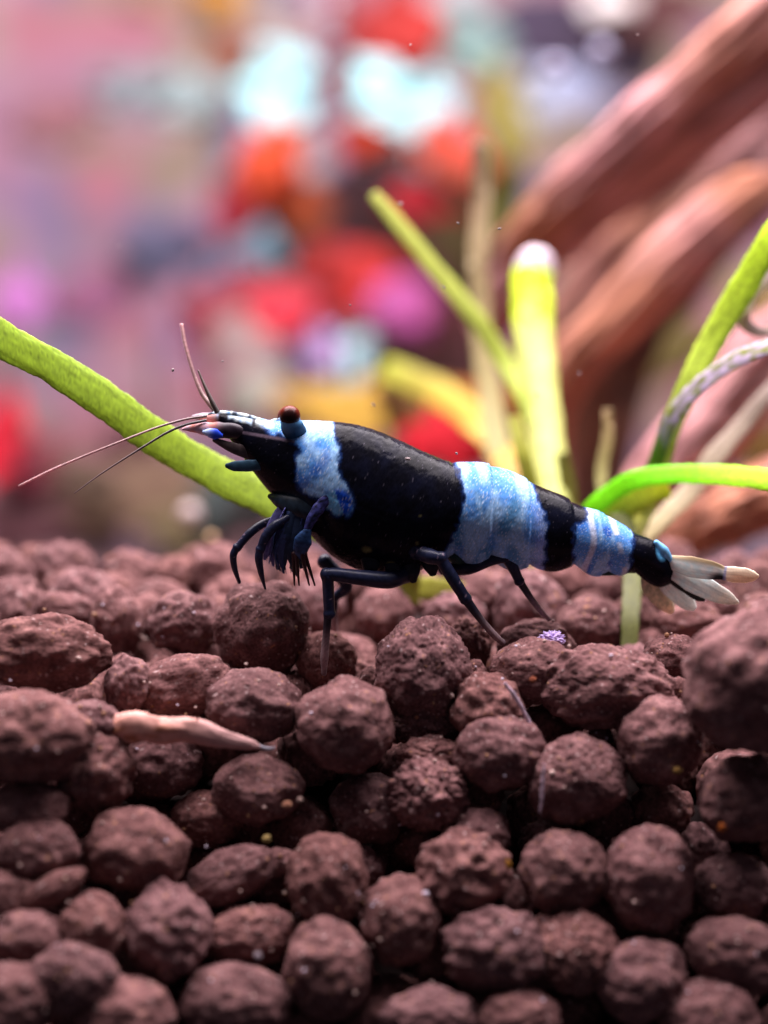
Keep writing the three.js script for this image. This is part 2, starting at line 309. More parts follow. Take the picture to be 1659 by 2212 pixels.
function bodyColor(u, v) {
  const j = (a, b, c) => a * n3(u * b, v * b, c);
  const U = u + j(5, 0.045, 1) + j(1.6, 0.17, 2) + j(1.2, 0.5, 31), W = v + j(5, 0.045, 3) + j(1.6, 0.17, 4) + j(1.2, 0.5, 32);
  const grain = 1 + j(0.12, 0.13, 5) + j(0.2, 0.42, 6) + j(0.14, 0.9, 16);
  let c = mixc(BLACK, NAVY, clamp(0.25 + 0.4 * n3(u * 0.02, v * 0.02, 9)));
  // dark slate cheek and jaw
  c = mixc(c, [0.010, 0.026, 0.045], sm(36, 8, Math.hypot((u - 636) / 1.5, v - 1078)));
  let d = inside(HEADPATCH, U, W);
  if (d > -10) {
    let b = mixc(PALEB, SKYB, sm(-0.3, 0.5, n3(u * 0.02, v * 0.016, 7))); b = mixc(b, DEEPB, 0.6 * sm(0.15, 0.7, n3(u * 0.018, v * 0.015 + 9.3, 8)) + 0.12 * n3(u * 0.06, v * 0.06, 3));
    const crack = Math.abs(n3(u * 0.012, v * 0.05, 22)); b = mixc(b, DEEPB, 0.35 * sm(0.06, 0, crack));
    const gem = Math.hypot(u - 735, v - 1072); if (gem < 40) b = mixc(b, u - 735 < (v - 1072) * 0.4 ? hex('#6fb0dc') : hex('#1c4cc0'), sm(36, 22, gem));
    c = mixc(c, [0.012, 0.035, 0.14], sm(-9, -1, d) * 0.8); b = mixc(b, [0.75, 0.86, 0.95], 0.55 * sm(0.45, 0.8, n3(u * 0.33, v * 0.33, 41))); c = mixc(c, b, sm(-3, 5, d) * (0.93 + 0.07 * n3(u * 0.1, v * 0.1, 5)));
  }
  d = inside(MIDBAND, U, W);
  if (d > -10) {
    let b = mixc(PALEB, SKYB, sm(-0.4, 0.5, n3(u * 0.02, v * 0.012, 11))); b = mixc(b, TEALB, sm(-0.1, 0.6, n3(u * 0.016, v * 0.011, 12)) * 0.85);
    b = mixc(b, LILAC, sm(1135, 1168, u + j(8, 0.05, 44)) * 0.4); b = mixc(b, PALEB, sm(0.45, 0.8, n3(u * 0.03, v * 0.018, 13)) * 0.6);
    b = mixc(b, PALEB, sm(14, 2, Math.abs(u - 1042 - (v - 1190) * 0.02)) * 0.5 * sm(-0.2, 0.5, n3(v * 0.03, 5, 5)));
    c = mixc(c, [0.012, 0.035, 0.14], sm(-9, -1, d) * 0.8); b = mixc(b, [0.75, 0.86, 0.95], 0.55 * sm(0.45, 0.8, n3(u * 0.33, v * 0.33, 41))); c = mixc(c, b, sm(-3, 5, d) * (0.93 + 0.07 * n3(u * 0.1, v * 0.1, 5)));
  }
  d = inside(TAILBAND, U, W);
  if (d > -10) {
    let b = mixc(SKYB, PALEB, sm(0, 0.6, n3(u * 0.035, v * 0.014, 14))); b = mixc(b, DEEPB, sm(0.25, 0.7, n3(u * 0.03 + 4, v * 0.02, 15)) * 0.8 + 0.5 * sm(26, 4, Math.hypot(u - 1250, v - 1132)));
    b = mixc(b, hex('#d6dcea'), 0.75 * sm(10, 3, Math.abs(u - 1272 - (v - 1150) * -0.1 - 6 * Math.sin(v * 0.05)))); b = mixc(b, hex('#e6e2da'), 0.8 * sm(9, 2, Math.abs(u - 1330 - (v - 1160) * 0.25)) * sm(-0.3, 0.3, n3(v * 0.04, 2, 9)));
    c = mixc(c, [0.012, 0.035, 0.14], sm(-9, -1, d) * 0.8); b = mixc(b, [0.75, 0.86, 0.95], 0.55 * sm(0.45, 0.8, n3(u * 0.33, v * 0.33, 41))); c = mixc(c, b, sm(-3, 5, d) * (0.93 + 0.07 * n3(u * 0.1, v * 0.1, 5)));
  }
  // pale crest of the rostrum
  const crest = 899 + (u > 500 ? (u - 500) * 0.22 : 0); if (u < 606) { const q = sm(11, 1, Math.abs(v - crest + 2 + j(3, 0.05, 17))) * sm(0.62, 0.1, n3(u * 0.035, 2, 18)); c = mixc(c, mixc(PALEB, hex('#e2ece2'), 0.5 + 0.5 * n3(u * 0.06, 1, 1)), q * 0.55); }
  if (u < 640 && u > 480) c = mixc(c, hex('#8a7688', 0.5), 0.7 * sm(5, 1, Math.abs(v - 930 - (u - 520) * 0.14)));
  if (u < 478) c = mixc(c, hex('#d79a92', 0.9), sm(478, 452, u));
  c = mixc(c, hex('#5aa6d8'), sm(22, 12, Math.hypot((u - 1427) * 1.3, (v - 1184) * 0.8)));
  // small olive flecks low on the carapace and pale motes
  for (const [a, b, r] of [[792, 1325 * 0.885, 11], [796, 1176, 9], [843, 1206, 10], [906, 1078 + 20, 4], [790, 1178, 6], [900, 1158, 5], [930, 1170, 3]]) { const g = Math.hypot(u - a, (v - b) * 1.6); if (g < r * 1.3) c = mixc(c, [0.16, 0.15, 0.06], sm(r * 1.3, r * 0.5, g) * 0.6); }
  c = mixc(c, [0.10, 0.09, 0.12], 0.5 * sm(0.87, 0.93, n3(u * 0.17, v * 0.17, 61)));
  return [c[0] * grain, c[1] * grain, c[2] * grain];
}
{
  const ST = [ // top u, v, bottom u, v, half-width
    [430, 900, 432, 908, 4], [470, 893, 474, 926, 14], [520, 899, 512, 968, 30], [570, 907, 548, 1020, 50], [620, 908, 586, 1066, 68], [670, 909, 634, 1108, 84], [720, 911, 674, 1158, 96],
    [770, 918, 720, 1202, 104], [820, 933, 780, 1232, 108], [870, 955, 838, 1243, 108], [920, 980, 892, 1236, 104], [960, 997, 942, 1212, 98], [990, 1002, 984, 1200, 97], [1040, 1006, 1030, 1214, 94], [1090, 1018, 1088, 1214, 90],
    [1138, 1040, 1144, 1222, 84], [1172, 1057, 1174, 1222, 74], [1215, 1075, 1211, 1222, 66], [1255, 1096, 1246, 1222, 60], [1300, 1110, 1290, 1236, 54], [1344, 1134, 1340, 1236, 50], [1372, 1152, 1360, 1234, 46], [1410, 1168, 1394, 1250, 40], [1442, 1190, 1426, 1264, 32], [1464, 1216, 1452, 1260, 16],
  ];
  const N = 620, Mq = 180, pos = [], col = [], idx = [], L = ST.length - 1;
  const cr = (i, k, t) => { const g = (q) => ST[clamp(q, 0, L)][k], a = g(i - 1), b = g(i), c = g(i + 1), d = g(i + 2); return 0.5 * (2 * b + (c - a) * t + (2 * a - 5 * b + 4 * c - d) * t * t + (3 * b - a - 3 * c + d) * t * t * t); };
  const BND = [985, 1066, 1148, 1240, 1314, 1370, 1446];
  for (let i = 0; i <= N; i++) {
    const f = i / N * L, q = Math.min(L - 1, Math.floor(f)), t = f - q, [tu, tv, bu, bv, w] = [0, 1, 2, 3, 4].map((k) => cr(q, k, t));
    const top = P(tu, tv), bot = P(bu, bv), mid = top.clone().add(bot).multiplyScalar(0.5), half = top.clone().sub(bot).multiplyScalar(0.5), s = S((tu + bu) / 2, (tv + bv) / 2);
    for (let j = 0; j < Mq; j++) {
      const a = j / Mq * Math.PI * 2, c = Math.cos(a), sn = Math.sin(a);
      const u = (tu + bu) / 2 + c * (tu - bu) / 2, v = (tv + bv) / 2 + c * (tv - bv) / 2;
      const e = u + 0.06 * (v - tv) + 14 * (1 - Math.abs(sn)) * (c > 0 ? 0.4 : -0.6);
      let k = 1;
      if (e > BND[0]) { let b = 0; while (b < 5 && e > BND[b + 1]) b++; const ph = clamp((e - BND[b]) / (BND[b + 1] - BND[b])); k += 0.012 + (e > 1300 ? 0.035 : 0.062) * Math.pow(ph, 0.6) * (1 - sm(0.93, 1, ph)); if (c < 0) k += 0.17 * c * c * Math.sin(Math.PI * clamp(ph)) - 0.06 * c * c; }
      else if (e > 700) k += 0.03 * sm(850, 978, e) * (1 - sm(972, 985, e));
      k += 0.004 * n3(u * 0.05, v * 0.05, sn * 3) + 0.0035 * n3(u * 0.2, v * 0.2, sn * 12) + 0.002 * n3(u * 0.5, v * 0.5, sn * 30);
      if (e < 985 && e > 560) { const gr = sm(7, 0, Math.abs(v - 1052 - (u - 700) * 0.35)) * sm(640, 700, u) * sm(940, 900, u); k -= 0.008 * gr; }
      const p = mid.clone().addScaledVector(half, c * k); p.z += sn * w * s * k * (1 - 0.15 * Math.max(0, -c) * Math.max(0, -c)); pos.push(p.x, p.y, p.z);
      col.push(...bodyColor(u, v));
    }
  }
  for (let i = 0; i < N; i++) for (let j = 0; j < Mq; j++) { const a = i * Mq + j, b = i * Mq + (j + 1) % Mq; idx.push(a, b, a + Mq, b, b + Mq, a + Mq); }
  for (const [row, flip] of [[0, 1], [N, 0]]) { const c = pos.length / 3, o = row * Mq * 3, h = (row * Mq + Mq / 2) * 3; pos.push((pos[o] + pos[h]) / 2, (pos[o + 1] + pos[h + 1]) / 2, (pos[o + 2] + pos[h + 2]) / 2); col.push(...col.slice(o, o + 3)); for (let j = 0; j < Mq; j++) { const a = row * Mq + j, b = row * Mq + (j + 1) % Mq; flip ? idx.push(a, c, b) : idx.push(a, b, c); } }
  part('body', meshOf(pos, col, idx), shellMat, shrimp);
}
const flat = (c) => () => c;
const mottle = (c, k = 0.3, f = 3) => (t, a, p) => { const w = 1 + k * n3(p.x * f, p.y * f, p.z * f) + k * 0.6 * n3(p.x * f * 3.1, p.y * f * 3.1, p.z * f * 3.1); return [c[0] * w, c[1] * w, c[2] * w]; };
{
  // eyes on short stalks, one each side
  for (const [z, du, dv] of [[1.32, 0, 0], [-1.2, -4, 2]]) {
    const stalk = part('eye_stalk', limb([[650 + du, 950 + dv, z * 0.58, 18, 10], [640 + du, 936 + dv, z * 0.74, 24, 14], [631 + du, 922 + dv, z * 0.93, 25, 18], [626 + du, 909 + dv, z, 21, 19]], { n: 16, m: 24, color: (t) => mixc(hex('#164468', 0.8), hex('#5f98c8', 0.9), sm(0.55, 0.95, t)) }), softMat, shrimp);
    const r = 23 * S(625, 897, z), g = lump(r, r, r, 14, (x, y, zz) => 1 + 0.01 * n3(x * 9, y * 9, zz * 9), (x, y, zz) => mixc([0.012, 0.003, 0.003], hex('#b83e22', 0.28), sm(0.45, 1.0, Math.hypot(x, y + 0.1) + 0.10 * n3(x * 5, y * 5, zz * 5) - 0.12) * (0.6 + 0.4 * y)));
    const at = P(626 + du, 899 + dv, z); g.translate(at.x, at.y, at.z); part('eye', g, phys({ roughness: 0.3, specularIntensity: 0.25 }), shrimp);
    void stalk;
  }
  // antennae
  const tr = phys({ roughness: 0.5, transmission: 0.35, thickness: 0 });
  const whip = (pts, c0, c1) => limb(pts.map((p) => [p[0], p[1], p[2], p[3] * 0.75]), { n: 90, m: 8, cap: false, color: (t, a, p) => { const c = mixc(c0, c1, t), w = 1 + 0.35 * n3(t * 60, 1, c0[0] * 50); return [c[0] * w, c[1] * w, c[2] * w]; } });
  part('antenna', whip([[446, 899, 0.4, 4], [400, 906, 0.9, 3.6], [335, 925, 1.3, 3.2], [250, 958, 1.8, 3], [180, 986, 2, 3.2], [110, 1016, 2.3, 3.2], [40, 1050, 2.6, 2.4]], hex('#6a5450', 0.7), hex('#d8a0a2', 1.0)), tr, shrimp);
  part('antenna', whip([[446, 908, 0.7, 4], [400, 918, 1, 4], [360, 935, 1.2, 3.6], [315, 962, 1.3, 3.2], [270, 990, 1.4, 2.6], [215, 1026, 1.5, 2], [160, 1066, 1.6, 1.2]], hex('#2c2224', 0.5), hex('#8d6a6e', 0.6)), tr, shrimp);
  part('antenna', whip([[466, 892, -0.3, 6], [452, 872, -0.5, 7], [434, 846, -0.8, 6], [416, 800, -1.2, 5], [400, 745, -1.6, 5], [392, 700, -2, 5]], hex('#7a5e56', 0.7), hex('#d8a4a4', 1.0)), tr, shrimp);
  part('antenna', whip([[470, 892, 0.3, 8], [458, 868, 0.2, 7], [444, 838, 0, 5], [428, 800, -0.3, 2.5]], hex('#4a342e', 0.4), hex('#7a5a50', 0.5)), tr, shrimp);
  // bases of the antennae, pinkish, and a blue spot
  part('antenna_base', limb([[545, 938, 0.35, 10, 10], [505, 931, 0.5, 17, 14], [466, 929, 0.6, 18, 15], [432, 925, 0.6, 13, 12], [408, 925, 0.6, 7, 7], [396, 927, 0.6, 3, 3]], { n: 40, m: 22, bump: (t, a) => 0.06 * n3(t * 9, Math.cos(a), 2), color: (t, a, p) => mixc(mixc(hex('#e08c7c', 0.85), hex('#d4b4c8', 0.85), clamp(0.5 + 0.9 * n3(p.x * 2.2, p.y * 3, 1))), [0.02, 0.012, 0.02], sm(0.55, 0.3, t)) }), softMat, shrimp);
  part('antenna_base', limb([[530, 914, -0.6, 12, 12], [470, 905, -0.6, 14, 12], [436, 901, -0.6, 9, 8], [418, 900, -0.6, 4, 4]], { n: 26, m: 16, color: mottle(hex('#cdbfcc', 0.8), 0.35, 3) }), softMat, shrimp);
  part('blue_spot', limb([[440, 933, 0.85, 4, 4], [452, 935, 0.9, 10, 6], [466, 938, 0.9, 12, 6], [478, 941, 0.85, 5, 4]], { n: 16, m: 18, color: (t) => mixc(hex('#b4cdf6'), hex('#2448d0'), sm(0.1, 0.65, t)) }), softMat, shrimp);
  part('rostrum_crest', limb([[438, 899, 0, 3, 3], [470, 894, 0, 6, 5], [510, 896, 0, 7, 6], [550, 905, 0, 6, 6], [580, 912, 0, 5, 6], [606, 908, 0, 7, 8]], { n: 60, m: 12, bump: (t) => 0.2 * n3(t * 8, 0, 5), color: (t) => { const q = n3(t * 6, 3, 3), c = mixc(hex('#dfeae6', 0.9), hex('#78a6d0', 0.8), sm(-0.5, 0.5, n3(t * 10, 8, 1))); return mixc(c, hex('#3a4654'), sm(0.3, 0.6, q)); } }), softMat, shrimp);
  part('antennal_scale', limb([[570, 1004, 0.8, 11, 5], [535, 1006, 1.0, 13, 4], [505, 1007, 1.1, 11, 4], [489, 1006, 1.1, 5, 3]], { n: 24, m: 16, color: mottle([0.026, 0.065, 0.105], 0.3, 3) }), softMat, shrimp);
  part('antennal_scale', limb([[560, 985, 0.5, 16, 5], [505, 968, 0.7, 12, 4], [462, 950, 0.7, 5, 3]], { n: 24, m: 16, color: mottle(hex('#7d6a6a', 0.35), 0.3, 3) }), softMat, shrimp);
  // mouthparts
  part('mouthpart', limb([[728, 1048, 1.7, 4, 4], [708, 1074, 1.9, 11, 6], [690, 1096, 2.0, 13, 7], [675, 1118, 2.1, 12, 8], [664, 1142, 2.1, 8, 7]], { n: 30, m: 20, bump: (t, a, c) => 0.08 * n3(t * 5, 3, 1), color: mottle(hex('#34366e', 0.6), 1.0, 4.5) }), softMat, shrimp);
  part('mouthpart', limb([[664, 1146, 2.1, 9, 8], [655, 1168, 2.1, 20, 9], [649, 1188, 2.0, 16, 8], [650, 1204, 1.9, 6, 5]], { n: 26, m: 20, color: mottle(hex('#2a4878', 0.6), 0.6, 5) }), softMat, shrimp);
  for (let i = 0; i < 34; i++) { const q = ((i * 0.618) % 1), e = rr(-9, 9), z = 1.0 + 0.7 * Math.sin(i * 2.1) * 0.6, w = i < 9 ? rr(9, 13) : rr(1.5, 4), k = rng(), cc = mixc(mixc([0.012, 0.022, 0.05], hex('#4a5a9a', 0.7), k * k), hex('#8f86d0', 0.7), q < 0.12 ? 0.5 : 0); part('mouthpart', limb([[614 + 50 * q, 1104 + e, z, w * 1.2, 6], [594 + 66 * q + e, 1150, z + 0.15, w * 1.3, 5], [580 + 80 * q, 1188 + e, z + 0.1, w * 0.9, 4], [582 + 78 * q + e * 1.6, 1216 + 22 * Math.sin(q * 3.1) + e, z, w * 0.25, 1]], { n: 26, m: 12, bump: (t, a, c) => 0.16 * n3(c.x * 7, c.y * 4, a), color: (t, a, p) => { const w2 = 1 + 0.5 * n3(p.x * 6, p.y * 3, p.z * 6); return cc.map((x) => x * w2); } }), softMat, shrimp); }
  part('mouthpart', limb([[584, 1072, 0.4, 6, 6], [606, 1082, 0.9, 17, 12], [640, 1094, 1.25, 25, 16], [676, 1106, 1.4, 22, 14], [704, 1116, 1.4, 10, 8]], { n: 24, m: 20, color: mottle([0.012, 0.022, 0.036], 0.5, 4) }), softMat, shrimp);
  for (const [u0, u1, z] of [[640, 646, 1.9], [652, 668, 2.0], [634, 636, 1.6], [658, 680, 1.8]]) part('bristle', limb([[u0, 1196, z, 5], [(u0 + u1) / 2, 1230, z, 3.6], [u1, 1264, z, 1.8]], { n: 14, m: 8, color: flat(hex('#4a2c30', 0.5)) }), softMat, shrimp);
  // walking legs: upper segment, then thinner ends
  const black = (t, a, p) => { const w = 1 + 0.5 * n3(p.x * 6, p.y * 6, p.z * 6); const q = n3(p.x * 5, p.y * 5, p.z * 5 + 9); return q > 0.86 ? hex('#9a8296', 0.6) : [0.010 * w, 0.013 * w, 0.036 * w]; };  // sparse pale spots in the colour imitate specular glints on the legs
  const grey = (t, a, p) => { const c = mixc([0.012, 0.012, 0.024], hex('#8a7478', 1.0), sm(0.15, 0.6, t) * sm(1.25, 0.8, t)), w = 1 + 0.35 * n3(p.x * 7, p.y * 7, p.z * 7); return [c[0] * w, c[1] * w, c[2] * w]; };
  const knee = (t) => 0.16 * sm(0.12, 0, t) + 0.18 * sm(0.88, 1, t);
  const leg = (segs) => { const l = part('leg', limb(segs[0], { n: 40, m: 18, color: black, bump: knee }), legMat, shrimp); for (const s of segs.slice(1)) part('leg_segment', limb(s, { n: 34, m: 16, color: s.grey ? grey : black, bump: knee }), legMat, l); };
  const legMat = phys({ roughness: 0.36, specularIntensity: 0.4 });
  const G = (s) => Object.assign(s, { grey: true });
  leg([[[616, 1116, 0.6, 7], [572, 1130, 0.8, 9], [540, 1152, 1, 9.5], [512, 1184, 1.1, 8]], [[512, 1182, 1.1, 8.5], [504, 1200, 1.1, 8], [507, 1228, 1, 6.5], [517, 1258, 0.8, 3.5]]]);
  leg([[[622, 1118, 1.4, 7], [596, 1134, 1.6, 10], [574, 1160, 1.6, 11], [562, 1188, 1.6, 8.5]], [[562, 1186, 1.6, 9], [559, 1206, 1.6, 9], [564, 1238, 1.5, 6.5], [573, 1272, 1.3, 2]]]);
  leg([[[880, 1236, 0.8, 20], [840, 1252, 1.6, 20], [780, 1248, 2.1, 17], [724, 1241, 2.2, 15], [704, 1241, 2.2, 13]], [[708, 1246, 2.2, 13], [710, 1290, 2.2, 12.5], [712, 1326, 2.2, 12]], G([[709, 1322, 2.2, 9], [705, 1370, 2.1, 8], [701, 1420, 2.0, 9], [700, 1455, 1.9, 5]])]);
  leg([[[900, 1190, 1.6, 18], [930, 1202, 2.1, 17], [954, 1206, 2.2, 13]], [[950, 1204, 2.2, 13], [978, 1250, 2.2, 14], [1006, 1294, 2.1, 12]], G([[1000, 1286, 2.1, 11], [1040, 1340, 2, 8], [1068, 1372, 1.9, 8], [1086, 1388, 1.8, 6]])]);
  leg([[[960, 1228, -0.2, 14], [1010, 1228, 0.6, 14], [1060, 1210, 0.9, 13], [1094, 1204, 1, 11]], [[1092, 1204, 1, 11], [1108, 1226, 0.9, 12], [1122, 1256, 0.8, 10]], G([[1120, 1252, 0.8, 9], [1148, 1294, 0.5, 7], [1172, 1324, 0.2, 6], [1186, 1338, 0, 4]])]);
  leg([[[700, 1212, -1.2, 14], [748, 1262, -1.4, 14], [722, 1292, -1.5, 9]], G([[724, 1288, -1.5, 8], [722, 1340, -1.6, 7], [728, 1398, -1.8, 4]])]);
  // swimmerets and leg bases under the belly
  for (const [u, v, w, h, z] of [[846, 1236, 20, 26, 1.1], [888, 1238, 22, 28, 1.0], [930, 1222, 24, 30, 0.9], [800, 1228, 22, 22, 1.2]]) part('swimmeret', limb([[u, v - h, z, w, w * 0.6], [u + 2, v, z + 0.2, w * 0.8, w * 0.5], [u + 5, v + h * 0.6, z + 0.2, w * 0.35, 5]], { n: 18, m: 16, color: mottle([0.008, 0.009, 0.018], 0.4, 4) }), softMat, shrimp);
  for (const [u, v, w, h, z] of [[1010, 1208, 40, 28, 0.3], [1190, 1216, 34, 16, 0.2], [1300, 1234, 26, 12, 0.1]]) part('swimmeret', limb([[u - 30, v - 8, z, w * 0.4, w * 0.5], [u, v, z, h * 0.8, w * 0.5], [u + 36, v + 3, z, h * 0.5, 8]], { n: 18, m: 16, color: mottle(hex('#22403f', 0.8), 0.35, 3) }), softMat, shrimp);
  // tail fan: five lobes
  const rays = (f) => (t, a, p) => { const w = 1 + 0.2 * n3(Math.cos(a) * 6, t * 2, 3) + 0.1 * n3(p.x * 9, p.y * 9, 2); return f(t, a, p).map((x) => x * w); };
  const lobe = (pts, f) => part('tail_lobe', limb(pts, { n: 70, m: 40, color: rays(f), bump: (t, a) => 0.05 * n3(Math.cos(a) * 7, t * 3, 4) + 0.10 * n3(t * 30, Math.cos(a) * 4, 8) * sm(0.5, 1, t) }), tailMat, shrimp);
  const tailMat = phys({ roughness: 0.45, transmission: 0.2, thickness: 0, specularIntensity: 0.4 });
  const cream = hex('#f0dcc0', 1.0), ivory = hex('#eceee8', 1.0), aqua = hex('#d6e8e8', 1.0), gold = hex('#b9924a', 0.7);
  lobe([[1440, 1212, 0.3, 14, 8], [1490, 1224, 0.8, 23, 5], [1535, 1232, 1.1, 20, 4], [1562, 1238, 1.2, 15, 5], [1585, 1241, 1.4, 18, 6], [1610, 1243, 1.5, 17, 6], [1628, 1244, 1.5, 11, 5], [1637, 1244, 1.5, 4, 3]], (t, a, p) => { let c = mixc(mixc(aqua, ivory, clamp(0.5 + n3(p.x * 3, p.y * 5, 2))), gold, 0.85 * sm(0.2, 0.8, -Math.cos(a)) * sm(0.6, 0.45, t)); c = mixc(c, [0.012, 0.016, 0.02], sm(0.16, 0.05, Math.hypot(t - 0.4, 0.12 * (Math.cos(a) - 0.9)))); if (t > 0.44) c = mixc(c, cream, sm(0.44, 0.48, t)); c = mixc(c, hex('#8f96c8'), sm(0.03, 0.01, Math.abs(t - 0.46)) * 0.7); return c; });
  lobe([[1440, 1228, 0.2, 14, 8], [1490, 1252, 0.6, 24, 5], [1535, 1276, 0.9, 22, 5], [1570, 1291, 1.1, 16, 4], [1588, 1299, 1.2, 7, 3], [1595, 1302, 1.2, 3, 2]], (t, a, p) => mixc(mixc(aqua, ivory, clamp(0.6 + n3(p.x * 3, p.y * 5, 4))), cream, 0.5 * sm(0.3, 0.6, t)));
  lobe([[1440, 1240, 0, 12, 8], [1476, 1266, 0.2, 12, 6], [1506, 1288, 0.3, 10, 4], [1520, 1296, 0.3, 4, 3]], mottle([0.010, 0.013, 0.012], 0.4, 3));
  lobe([[1420, 1236, 0.0, 14, 8], [1452, 1270, -0.1, 23, 5], [1484, 1300, -0.2, 19, 4], [1500, 1314, -0.2, 7, 3]], (t, a, p) => mixc(aqua, ivory, clamp(0.3 + 0.8 * t + 0.5 * n3(p.x * 4, p.y * 4, 4))));
  lobe([[1396, 1232, -0.1, 14, 8], [1410, 1270, -0.2, 23, 5], [1438, 1304, -0.3, 19, 4], [1452, 1322, -0.4, 7, 3]], (t, a, p) => mixc(hex('#b8bfa0', 0.7), cream, clamp(0.2 + 0.8 * t + 0.4 * n3(p.x * 4, p.y * 4, 7))));
  part('tail_lobe', limb([[1418, 1172, 0.4, 6, 10], [1434, 1190, 0.5, 11, 10], [1448, 1210, 0.4, 7, 8]], { n: 14, m: 16, color: mottle(hex('#6fb4e4', 0.9), 0.2, 4) }), softMat, shrimp, 'bright blue lobe at the base of the tail fan');
}

// ---------- grass-like plants ----------
const leafMat = phys({ roughness: 0.55, transmission: 0.12, thickness: 0, specularIntensity: 0.5 });
const fibre = (c0, c1, f = 1) => (t, a, p) => { const c = typeof c1 === 'function' ? c1(t, a) : mixc(c0, c1, t); const w = 1 + 0.16 * n3(p.x * 1.1 * f, p.y * 1.1 * f, a * 2) + 0.16 * n3(p.x * 4 * f, p.y * 4 * f, a * 5) + 0.14 * n3(Math.cos(a) * 9, t * 3, f) + 0.2 * n3(p.x * 8, p.y * 8, p.z * 8) + 0.16 * n3(p.x * 17, p.y * 17, p.z * 17); return [c[0] * w, c[1] * w, c[2] * w]; };
const blade = (pts, color, parent, name = 'leaf', n = 120, roll = 0.25) => part(name, limb(pts.map((p) => [p[0], p[1], p[2], p[3], p[3] * (p[4] ?? 0.16)]), { n, m: 36, color, roll, bump: (t, a) => 0.05 * n3(t * 7, Math.cos(a), 3 + pts[0][0]) + 0.04 * n3(t * 24, Math.cos(a) * 3, 5) + 0.03 * n3(t * 60, Math.cos(a) * 6, Math.sin(a) * 4) + 0.06 * Math.cos(a * 6) * 0.4 }), leafMat, parent);
const G1 = hex('#a2c62c', 0.85), G2 = hex('#9ab42e', 0.85), G3 = hex('#7eea04', 1.05), OL = hex('#8a8a3a', 0.42), YG = hex('#d2f41c', 1.1), WHT = hex('#ead8e4', 0.85);
{
  const b = P(690, 1250, -4), t = thing('grass_leaf', 'single broad green grass leaf slanting in from the left edge behind the shrimp head', 'grass leaf', b);
  blade([[-60, 690, 2, 44], [0, 732, 1.5, 43], [110, 790, 0, 41], [220, 862, -1, 42], [330, 940, -2, 43], [430, 1002, -3, 42], [520, 1050, -3.6, 42], [590, 1088, -4, 36], [650, 1128, -4.3, 24], [700, 1170, -4.5, 9]], fibre(null, (t, a) => mixc(G1, G2, sm(0.2, 0.9, t)), 1.6), t, 'leaf', 260, 0.6);
}
{
  const t = thing('grass_plant', 'grass-like plant with a thick cut pale stem standing behind the shrimp back', 'plant', P(1180, 1230, -14));
  blade([[1158, 566, -25, 40, 0.8], [1150, 600, -24.5, 41, 0.8], [1150, 660, -23.5, 42, 0.8], [1156, 760, -21.5, 42, 0.8], [1170, 860, -19.5, 39, 0.8], [1182, 960, -17.5, 38, 0.8], [1192, 1060, -15.5, 36, 0.8], [1196, 1200, -12.5, 34, 0.8], [1196, 1300, -11.5, 32, 0.8]], fibre(null, (t, a) => t < 0.09 ? WHT : mixc(YG, hex('#e6ee86', 0.8), sm(0.22, 0.4, t + 0.04 * n3(Math.cos(a) * 2, t * 9, 2)))), t, 'cut_stem');
  blade([[806, 420, -20, 14], [850, 470, -20, 18], [910, 545, -20, 20], [970, 620, -20, 22], [1030, 690, -20, 22], [1086, 775, -20, 22], [1130, 850, -19, 21], [1160, 940, -18, 20], [1180, 1100, -16, 20], [1186, 1230, -15, 16]], fibre(hex('#c4cc5c', 0.95), hex('#a8c040', 0.9)), t, 'leaf', 120, 0.5);
  blade([[1036, 310, -30, 20], [1040, 420, -30, 20], [1034, 560, -29, 21], [1040, 700, -28, 22], [1058, 850, -26, 25], [1080, 980, -23, 27], [1120, 1120, -19, 24], [1170, 1230, -15, 16]], fibre(hex('#ccae8c', 0.8), hex('#a4a650', 0.75)), t);
  blade([[826, 796, -46, 24], [880, 816, -44, 28], [950, 850, -42, 30], [1020, 900, -36, 30], [1090, 990, -22, 30], [1150, 1120, -17, 24]], fibre(hex('#b0b83c', 0.8), hex('#d09838', 0.8)), t);
  blade([[1110, 900, -15, 14], [1132, 990, -14, 18], [1160, 1100, -14, 18], [1176, 1200, -14, 14]], fibre(hex('#acac3c', 0.8), hex('#c8d04c', 0.85)), t);
  blade([[1215, 980, -15, 14], [1230, 1080, -15, 18], [1225, 1180, -15, 16]], fibre(hex('#a09e48', 0.7), hex('#b0b050', 0.7)), t);
}
